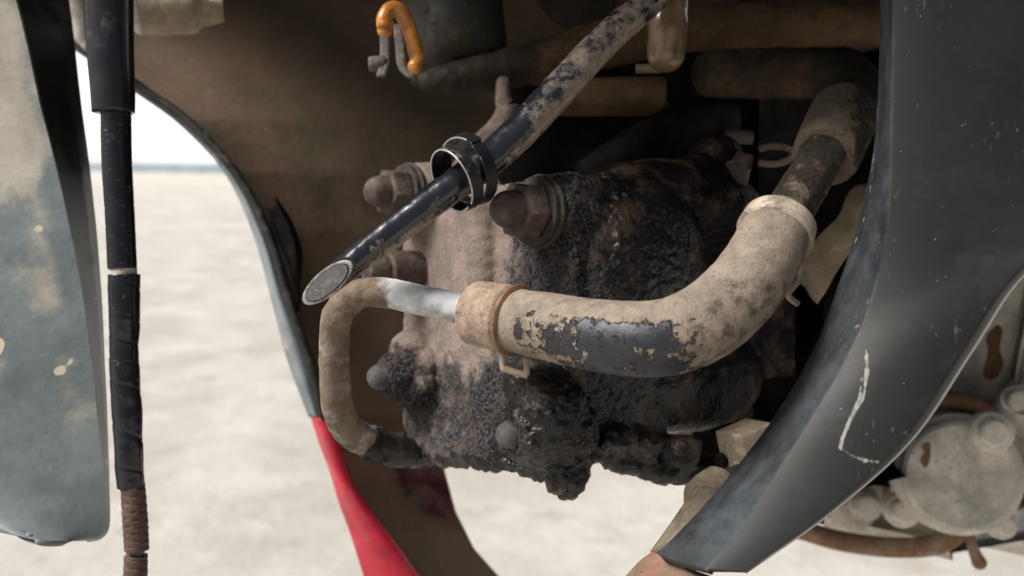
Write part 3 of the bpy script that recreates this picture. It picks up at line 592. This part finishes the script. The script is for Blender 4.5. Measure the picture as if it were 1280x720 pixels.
def band(t0, t1, lift, name, mat, lip=True):
    ts = np.linspace(t0, t1, 14); rows_ = [hx(t) for t in ts]
    pth = []
    for k, r in enumerate(rows_): pth.append(list(r[:3]) + [r[3] + lift])
    V, F, S, T, N = tube(np.array(pth), 64, .0004, world=True)
    e = np.minimum(S, 1 - S); V = V - N * (ss(e, .08, 0) * lift * 1.1)[:, None] + N * (fbm(V, 260, 3, 2) * .00015)[:, None]
    return mk(name, V, F, mat, hose)
band(0.0, 0.088, .0006, 'hose_clamp', m_clamp); 
V, F, S, T, N = tube(np.array([list(hx(t)[:3]) + [hx(t)[3] + .0009] for t in np.linspace(.094, .102, 5)]), 64, .0003, world=True); mk('clamp_wire', V, F, m_chip, hose)
# clamp slot (raised rim round a slot) and wire tab under the clamp
def ringwire(pts, r, name, mat, parent, closed=False):
    if closed: pts = list(pts) + [pts[0]]
    V, F, S, T, N = tube([(x, y, d, r) for x, y, d in pts], 14, .0005); return mk(name, V, F, mat, parent)
f0 = P(619, 396, .186)
ringwire([(613, 390, .1796), (609, 394, .1796), (606, 408, .1796), (607, 419, .1798), (611, 423, .1799), (616, 419, .1798), (617, 407, .1796), (617, 394, .1796)], 1.8, 'clamp_slot_rim', m_clamp, hose, True)
V, F, G = sheet([[(610, 393, .1799), (607, 408, .1799), (610, 421, .18)], [(616, 393, .1799), (616, 408, .1799), (614, 421, .18)]], 8, 4); mk('clamp_slot', V, F, m_alu, hose, solid=.0002)
m_tab = m_clamp
ringwire([(627, 438, .182), (628, 452, .182), (629, 461, .182)], 4.2, 'clamp_tab', m_tab, hose); ringwire([(627, 460, .182), (643, 465, .182), (660, 469, .182)], 4.5, 'clamp_tab', m_tab, hose); ringwire([(658, 469, .182), (658, 458, .182), (657, 445, .182)], 4.2, 'clamp_tab', m_tab, hose)
m_cl2 = dirty('chalky_dusted_clamp', (0.3, 0.25, 0.21), (0.46, 0.38, 0.31), amount=0.75, scale=200, width=0.25, rough=0.7, vscale=160)
band(.925, .995, .0006, 'hose_clamp', m_cl2)
V, F, S, T, N = tube(np.array([list(hx(t)[:3]) + [hx(t)[3] + .0008] for t in np.linspace(.912, .921, 5)]), 64, .0003, world=True); mk('clamp_wire', V, F, m_cl2, hose)
ringwire([(1000, 330, .178), (998, 350, .178), (985, 368, .177), (997, 380, .178)], 4, 'clamp_tab', m_cl2, hose)
ringwire([(999, 268, .173), (1008, 282, .1735), (1012, 297, .174), (1005, 300, .173), (999, 288, .1725)], 2.2, 'clamp_slot_rim', m_cl2, hose, True)
# narrow pipe above the hose, and the sandy collar
V, F, S, T, N = tube([(972, 284, .182, 30), (992, 255, .187, 29), (1010, 225, .192, 28), (1027, 195, .198, 28), (1040, 170, .205, 28)], 44, .0005)
V = V + N * (fbm(V, 420, 4, 1) * .0004)[:, None]; px, py, d = PJ(V)
collar = mk('neck_pipe', V, F, m_collar, attrs={'mud': .58 - .25 * ss(px, 1015, 1050)}, label='sand-crusted neck pipe between hose and collar')
V, F, S, T, N = tube([(1030, 198, .198, 28), (1030.4, 197.2, .1983, 35), (1031, 196, .1987, 39.5), (1033, 192, .200, 41.5), (1040, 176, .205, 42), (1050, 155, .211, 42), (1056, 143, .215, 41.5), (1057, 141, .2155, 39)], 56, .0005)
V = V + N * ((fbm(V, 380, 4, 6) * .0003))[:, None]; px, py, d = PJ(V); mk('sandy_collar', V, F, m_collar, collar, attrs={'mud': .95 - .5 * ss(px, 1050, 1085)})
ringwire([(948, 203, .232), (960, 205, .232), (975, 204, .232), (988, 198, .232), (992, 190, .233), (980, 184, .236), (962, 183, .238), (950, 186, .24)], 4.2, 'wire_loop', m_gusset, collar)
# tan bracket behind the hose
V, F, G = sheet([[(1092, 228, .238), (1070, 232, .237), (1058, 246, .236), (1048, 270, .235), (1026, 292, .235), (1005, 318, .235), (995, 350, .236)], [(1096, 250, .236), (1078, 256, .235), (1068, 272, .234), (1056, 292, .233), (1036, 318, .233), (1022, 342, .234), (1012, 365, .235)], [(1100, 272, .239), (1086, 278, .238), (1076, 294, .237), (1062, 316, .236), (1046, 340, .236), (1034, 362, .237), (1022, 380, .238)]], 40, 10)
mk('support_stay', V, F, m_fixd, solid=.002, offset=-1, label='tan dusty stay curving down behind the hose')

# ------------------------------------------------------------------ black diagonal tube with cut end
tp = [(378, 377, .1765, 19), (428, 339, .178, 19.5), (480, 298, .181, 19.5), (540, 252, .184, 20), (600, 208, .187, 21), (648, 166, .190, 22), (700, 111, .193, 21.5), (749, 58, .196, 20.5), (795, 15, .199, 20), (845, -30, .203, 20)]
V, F, S, T, N = tube(tp, 64, .0002)
E0 = P(378, 377, .1765); ax = nrm(E0 - P(428, 339, .178)); side = dirv(.02, -.02, -1); side = nrm(side - ax * (side @ ax)); rr = 19 * .1765 / FPX; LC = .0126
cn = nrm(ax * 2 * rr + side * LC); cq = E0 - ax * LC / 2
dist = (V - cq) @ cn; on = (dist > 0) & (S < .25); V = np.where(on[:, None], V - dist[:, None] * ax / (ax @ cn), V); F = [f for f in F if len(f) == 4]
pdir = dirv(-.63, .77, 0); k = ((V - E0) @ pdir); V = V - pdir[None] * (k * .14 * ss((V - E0) @ -ax, .022, .006))[:, None]
px, py, d = PJ(V); yc = np.interp(px, [383, 480, 600, 648, 700, 749, 795], [373, 298, 208, 166, 111, 58, 15])
mud = .24 + .24 * ss(px, 560, 700) + .04 * ss(px, 700, 760) - .22 * np.exp(-((px - 632) / 40.) ** 2)
mud = mud + .36 * ss(py - yc, 4, 24) - .32 * ss(py - yc, 2, -18) * ss(px, 640, 560) - .2 * ss(px, 470, 430)
mud = np.where(on, .0, mud); V = V + np.where(on, 0, 1)[:, None] * N * (fbm(V, 300, 3, 2) * .00012)[:, None]
dtube = mk('guard_tube', V, F, m_tube, attrs={'mud': mud, 'cut': on * 0.0}, label='black painted tube running diagonally to a slant-cut end', auto=30)
ec = cq; e1 = nrm(ax - cn * (ax @ cn)); e2 = np.cross(cn, e1); ea = math.hypot(LC / 2, rr); rr = rr * .86
def ell(a, b, off, n=48): t = np.linspace(0, 2 * math.pi, n, endpoint=False); return ec + e1 * .0002 + cn * off + np.outer(np.cos(t) * a, e1) + np.outer(np.sin(t) * b, e2)
def disc(a, b, off, th, name, mat):
    t0 = ell(a, b, off); t1 = ell(a * .98, b * .98, off + th); t2 = ell(a, b, off - .001); n = 48
    V = np.vstack([t2, t0, t1]); F = [tuple(range(2 * n, 3 * n))] + [(k * n + i, k * n + (i + 1) % n, (k + 1) * n + (i + 1) % n, (k + 1) * n + i) for k in (0, 1) for i in range(n)]
    return mk(name, V, F, mat, dtube, auto=40)
disc(ea * .985, rr * .985, .0, .00006, 'cut_rim', m_cutface); disc(ea * .86, rr * .82, .00002, .00012, 'plug_seam', m_blackrub); disc(ea * .81, rr * .75, .00012, .00012, 'end_plug', m_plug)
# ------------------------------------------------------------------ double spring clip on the tube
cax = dirv(-.757, -.43, -.5); 
def coil(c, rad, wid, a0, a1, pitch, name, mat, th=.00045, ratio=1.0, parent=root, label=None):
    e1 = nrm(np.cross(cax, FW)); e2 = np.cross(cax, e1); n = 110; V = []
    for k in range(n):
        t = a0 + (a1 - a0) * k / (n - 1); rd = np.cos(t) * e1 + np.sin(t) * e2; p = c + cax * pitch * (k / (n - 1) - .5)
        for r_, w_ in ((rad - th, -wid), (rad - th * .6, wid), (rad + th * .6, wid), (rad + th, -wid)): V.append(p + rd * r_ + cax * w_ / 2)
    F = [(k * 4 + j, k * 4 + (j + 1) % 4, (k + 1) * 4 + (j + 1) % 4, (k + 1) * 4 + j) for k in range(n - 1) for j in range(4)] + [(3, 2, 1, 0), tuple((n - 1) * 4 + j for j in range(4))]
    return mk(name, np.array(V), F, mat, parent, auto=35, label=label)
c1 = P(570, 223, .1835); c2 = P(585, 213, .1885)
clip = coil(c1, .0067, .0025, .3, 6.45, .0006, 'spring_clip', m_clip, label='black double spring clip hanging loose on the diagonal tube')
cax = dirv(-.70, -.36, -.62)
coil(c2, .0074, .0027, 2.1, 8.3, .0006, 'clip_turn', m_clip, parent=clip)
cax = dirv(-.757, -.43, -.5)
coil(c1 + cax * .00128, .0067, .0003, .3, 6.45, .0006, 'worn_edge', m_edge, th=.00022, parent=clip)
cax = dirv(-.70, -.36, -.62)
coil(c2 + cax * .00138, .0074, .0003, 2.3, 6.3, .0006, 'worn_edge', m_edge, th=.0002, parent=clip)

# ------------------------------------------------------------------ near leg shield
I_ = [(1104, -420), (1102, -150), (1100, 0), (1098, 100), (1092, 185), (1075, 270), (1050, 350), (1015, 440), (975, 510), (930, 572), (880, 632), (822, 692)]
K_ = [(1124, -420), (1118, -150), (1116, 0), (1114, 100), (1112, 200), (1108, 290), (1088, 378), (1056, 450), (1020, 512), (975, 586), (932, 652), (884, 713)]
O_ = [(2000, -420), (2000, -150), (1950, 0), (1850, 100), (1700, 190), (1500, 270), (1345, 300), (1275, 350), (1215, 440), (1140, 550), (1040, 640), (932, 716)]
I3 = [(x, y, .182 - .012 * k / 11) for k, (x, y) in enumerate(I_)]; K3 = [(x, y, .164 - .008 * k / 11) for k, (x, y) in enumerate(K_)]
M3 = [((a * .62 + c * .38), (b * .62 + e * .38), .157) for (a, b), (c, e) in zip(K_, O_)]; O3 = [(x, y, .158) for x, y in O_]
Ib = [(x + 6, y + 3, d + .006) for x, y, d in I3]; Ob = [(x + 1, y + 1, d + .004) for x, y, d in O3]
nu, nv = 300, 0
def rows_lin(a, b, n): return [[tuple(np.array(p) * (1 - t) + np.array(q) * t) for p, q in zip(a, b)] for t in np.linspace(0, 1, n)]
fl = rows_lin(I3, K3, 14)
for k, c in enumerate(fl): t = k / 13; fl[k] = [(x, y, d - .0016 * math.sin(t * math.pi)) for x, y, d in c]
ca, cb, cc = np.array(K3), np.array(M3), np.array(O3); pan = []
for t in np.linspace(0, 1, 110)[1:]:
    xy = (ca * (1 - t) + cc * t); dep = ca[:, 2] - .007 * (1 - np.exp(-np.abs(xy[:, 0] - ca[:, 0]) / 120)) + .004 * max(0, (t - .9) / .1) ** 2 * np.array([0] * 5 + [1] * 7)
    pan.append([(x, y, e) for x, y, e in zip(xy[:, 0], xy[:, 1], dep)])
allc = [Ib] + fl + pan + [Ob]
Gs = np.array([cr(c, np.linspace(0, 1, nu)) for c in allc]); nv = len(allc); G = Gs.reshape(-1, 3); V = np.array([P(*g) for g in G])
F = [(j * nu + i, j * nu + i + 1, (j + 1) * nu + i + 1, (j + 1) * nu + i) for j in range(nv - 1) for i in range(nu - 1)]
px, py = G[:, 0], G[:, 1]; kr = np.repeat(np.arange(nv), nu)
mud = np.where(kr <= 14, .62, .16) + .1 * ss(py, 300, 650) * (kr > 14)
SC = [(1083, 437), (1082, 470), (1076, 500), (1064, 522), (1053, 548), (1051, 560)]; SC2 = [(1051, 560), (1064, 569), (1080, 575), (1098, 578)]
d1 = seg_dist(px, py, SC); d2 = seg_dist(px, py, SC2); wdt = np.interp(py, [437, 460, 500, 520, 560], [2, 6, 5.5, 3, 4])
scr_glint = np.maximum(.95 * ss(d1, wdt * 1.25, wdt * .35) - .5 * ss(np.abs(px - 1081 + (py - 437) * .05), 3, 0) * (py < 500), .75 * ss(d2, 4, .8))
scr_glint = np.maximum(scr_glint, .42 * ss(seg_dist(px, py, [(1088, 375), (1075, 400), (1068, 412)]), 8, 1))
scr_glint = np.maximum(scr_glint, .5 * ss(seg_dist(px, py, [(1098, 120), (1086, 260), (1045, 362), (1012, 446), (972, 516), (928, 576)]), 3, 0))  # thin light line along the inner edge is a painted highlight
edge = np.where(kr >= nv - 3, 1.0, 0.0) * .8 * ss(py, 712, 690)  # specular line on the outer rim painted as a pale colour
shield = mk('leg_shield', V, F, m_shield, attrs={'mud': mud, 'scratch_glint': scr_glint, 'edge': edge}, solid=.0022, offset=-1, label='near leg shield of dark grey plastic with a hooked scrape and painted edge highlights', auto=50)
# red cowl under it
T_ = [(790, 722, .168), (822, 695, .172), (884, 716, .160), (932, 719, .168), (1000, 676, .176)]
V, F, G = sheet([[(823, 695, .176), (852, 707, .1705), (880, 717, .1645), (910, 726, .166), (925, 728, .170)], [(800, 712, .177), (835, 728, .171), (872, 742, .166), (912, 750, .168), (940, 742, .172)], [(750, 765, .178), (800, 790, .172), (860, 805, .167), (920, 810, .169), (960, 790, .175)]], 40, 16)
mk('lower_cowl', V, F, m_reddull, shield, solid=.002, offset=-1, label='dust-covered red cowl under the near leg shield')
# beige fixings between head and shield
m_fix = dirty('sandy_fixing', (0.2, 0.16, 0.115), (0.33, 0.27, 0.19), amount=0.55, scale=200, width=0.35, rough=0.8, vscale=160)
V, F, G = sheet([[(819, 695, .188), (840, 665, .190), (858, 638, .192), (874, 612, .194)], [(850, 680, .182), (875, 652, .184), (892, 632, .186), (905, 618, .188)]], 14, 6); mk('shield_bracket', V, F, m_fix, shield, solid=.0015, offset=-1)
V, F = lathe([(.0001, -.0062), (.0034, -.0056), (.0050, -.003), (.0050, 0), (.0046, .004), (.003, .006)], P(888, 617, .199), dirv(.65, .35, .6), 40); V = V + vnormals(V, F) * (fbm(V, 500, 4, 2) * .0004)[:, None]
mk('rubber_bush', V, F, m_fix, shield)
bx = dirv(.86, .25, .45); by = nrm(UP - bx * (UP @ bx)); bz = np.cross(bx, by)
V, F = box(P(934, 551, .216), bx * .0052, by * .0036, bz * .005, .0005); mk('mounting_block', V, F, m_fix, shield, auto=40)
V, F = box(P(930, 580, .218), bx * .0045, by * .0028, bz * .004, .0005); mk('mounting_block', V, F, m_fix, shield, auto=40)
V, F = box(P(922, 596, .206), bx * .0022, by * .0022, bz * .002, .0004); mk('retaining_clip', V, F, m_blackrub, shield, auto=40)

# ------------------------------------------------------------------ front mudguard at the left
FE = [(-25, -160, .232), (20, 0, .228), (50, 130, .226), (78, 240, .224), (100, 350, .222), (114, 450, .220), (124, 540, .219), (130, 600, .218), (133, 640, .218), (131, 660, .218), (122, 672, .218), (108, 676, .218)]
FL = [(60, -160, .262), (86, 0, .256), (102, 130, .252), (116, 240, .246), (126, 350, .239), (131, 450, .233), (135, 540, .228), (137, 600, .225), (138, 640, .222), (136, 662, .221), (126, 674, .2205), (110, 678, .220)]
FX = [(-420, -160, .238), (-420, 0, .236), (-420, 130, .234), (-420, 240, .233), (-420, 350, .232), (-420, 430, .231), (-420, 490, .230), (-400, 530, .229), (-360, 560, .228), (-260, 600, .226), (-130, 635, .224), (-30, 655, .222)]
fx, fe, flp = (np.array(a, float) for a in (FX, FE, FL)); cs = []
for t in np.linspace(0, 1, 60): 
    r = fx * (1 - t) + fe * t; r[:, 2] -= .012 * math.sin(t * math.pi) ** 1; r[-3:, 1] += 8 * math.sin(t * math.pi) ; cs.append(r)
for t in (.06, .35, .7, 1.0): cs.append(fe * (1 - t) + flp * t)
Gs = np.array([cr(c, np.linspace(0, 1, 160)) for c in cs]); nv, nu = Gs.shape[:2]; G = Gs.reshape(-1, 3); V = np.array([P(*g) for g in G])
F = [(j * nu + i, j * nu + i + 1, (j + 1) * nu + i + 1, (j + 1) * nu + i) for j in range(nv - 1) for i in range(nu - 1)]
kr = np.repeat(np.arange(nv), nu); ex = np.interp(G[:, 1], fe[:9, 1], fe[:9, 0])
mud = .2 + .42 * ss(G[:, 1], 300, 0) + .4 * np.exp(-((G[:, 0] - ex + 38) / 22) ** 2) * ss(G[:, 1], 560, 380) + .2 * ss(G[:, 0], 60, 0) * ss(G[:, 1], 480, 330)
V = V + np.outer(fbm(V, 45, 3, 2) * .0006, FW)
mk('front_mudguard', V, F, m_fender, attrs={'mud': mud, 'lip': np.where(kr >= 60, 1.0, 0.0) * ss(G[:, 1], 420, 200)}, solid=.0014, offset=-1, label='scuffed grey front mudguard at the left edge', auto=50)
# ------------------------------------------------------------------ brake cable and its sleeves
V, F, S, T, N = tube([(136, -60, .214, 30), (136, 0, .214, 29), (138, 60, .214, 27.5), (141, 110, .214, 26), (142, 140, .214, 25)], 44, .0006)
ca_ = mk('brake_cable', V, F, m_sleeve, label='black brake cable in glossy sleeve and tape wrap hanging at the left')
def wrap(path, name, mat, turns, amp, seg=40, sharp=.12, irregular=0.0, label=None):
    V, F, S, T, N = tube(path, seg, .0003)
    ph = S * turns + T / (2 * math.pi); fr = ph - np.floor(ph)
    V = V + N * (amp * (ss(fr, 0, sharp) * (1 - .35 * fr)) - amp + irregular * fbm(V, 180, 3, 4))[:, None]
    return mk(name, V, F, mat, ca_, label=label)
wrap([(145, 136, .2145, 18), (146, 200, .2145, 18), (150, 270, .2145, 17.5), (153, 336, .2145, 17.5)], 'ribbed_sheath', m_tape, 34, .00022)
wrap([(154, 330, .2145, 16), (155, 352, .2145, 16)], 'sheath_joint', m_alu, 2, .0001)
wrap([(155, 343, .2145, 19.5), (156, 400, .2145, 18.5), (155, 440, .2145, 17.5), (157, 480, .2145, 18), (161, 560, .2145, 17.5), (163, 609, .2145, 16.5)], 'tape_wrap', m_tape, 7, .00022, irregular=.0003)
wrap([(166, 606, .2145, 15), (169, 650, .2145, 15.5), (171, 688, .2145, 15)], 'spiral_wrap', m_spiral, 9, .00045, sharp=.2, label='brown spiral wrap round the lower cable')
wrap([(171, 680, .2145, 9), (171, 700, .2145, 9)], 'inner_cable', m_sleeve, 3, .0001)
wrap([(170, 694, .2145, 14.5), (168, 740, .2145, 15), (160, 800, .2145, 15)], 'spiral_wrap', m_spiral, 8, .00045, sharp=.2)
# fork parts behind the sleeve, and a bolt bush at the top
V, F, S, T, N = tube([(92, -60, .30, 20), (98, 0, .30, 18), (104, 40, .30, 13), (110, 56, .30, 8)], 28, caps=('flat', 'round')); mk('fork_boss', V, F, m_flap, label='pale fork boss glimpsed above the mudguard')
V, F = lathe([(.0070, 0), (.0076, .0008), (.0080, .003), (.0080, .016), (.0074, .018), (.0060, .019), (.004, .026)], P(170, 10, .275), dirv(.97, .06, .22), 40); V = V + (fbm(V, 300, 3, 3) * .0004)[:, None]
bush = mk('pivot_bush', V, F, m_tan, auto=40, label='tan rubber pivot bush at the top left')
V, F = lathe([(.003, -.0016), (.0068, -.0014), (.0078, -.0004), (.0080, .0012), (.0074, .002)], P(170, 10, .275), dirv(.97, .06, .22), 40); mk('bush_ring', V, F, m_ringwhite, bush)
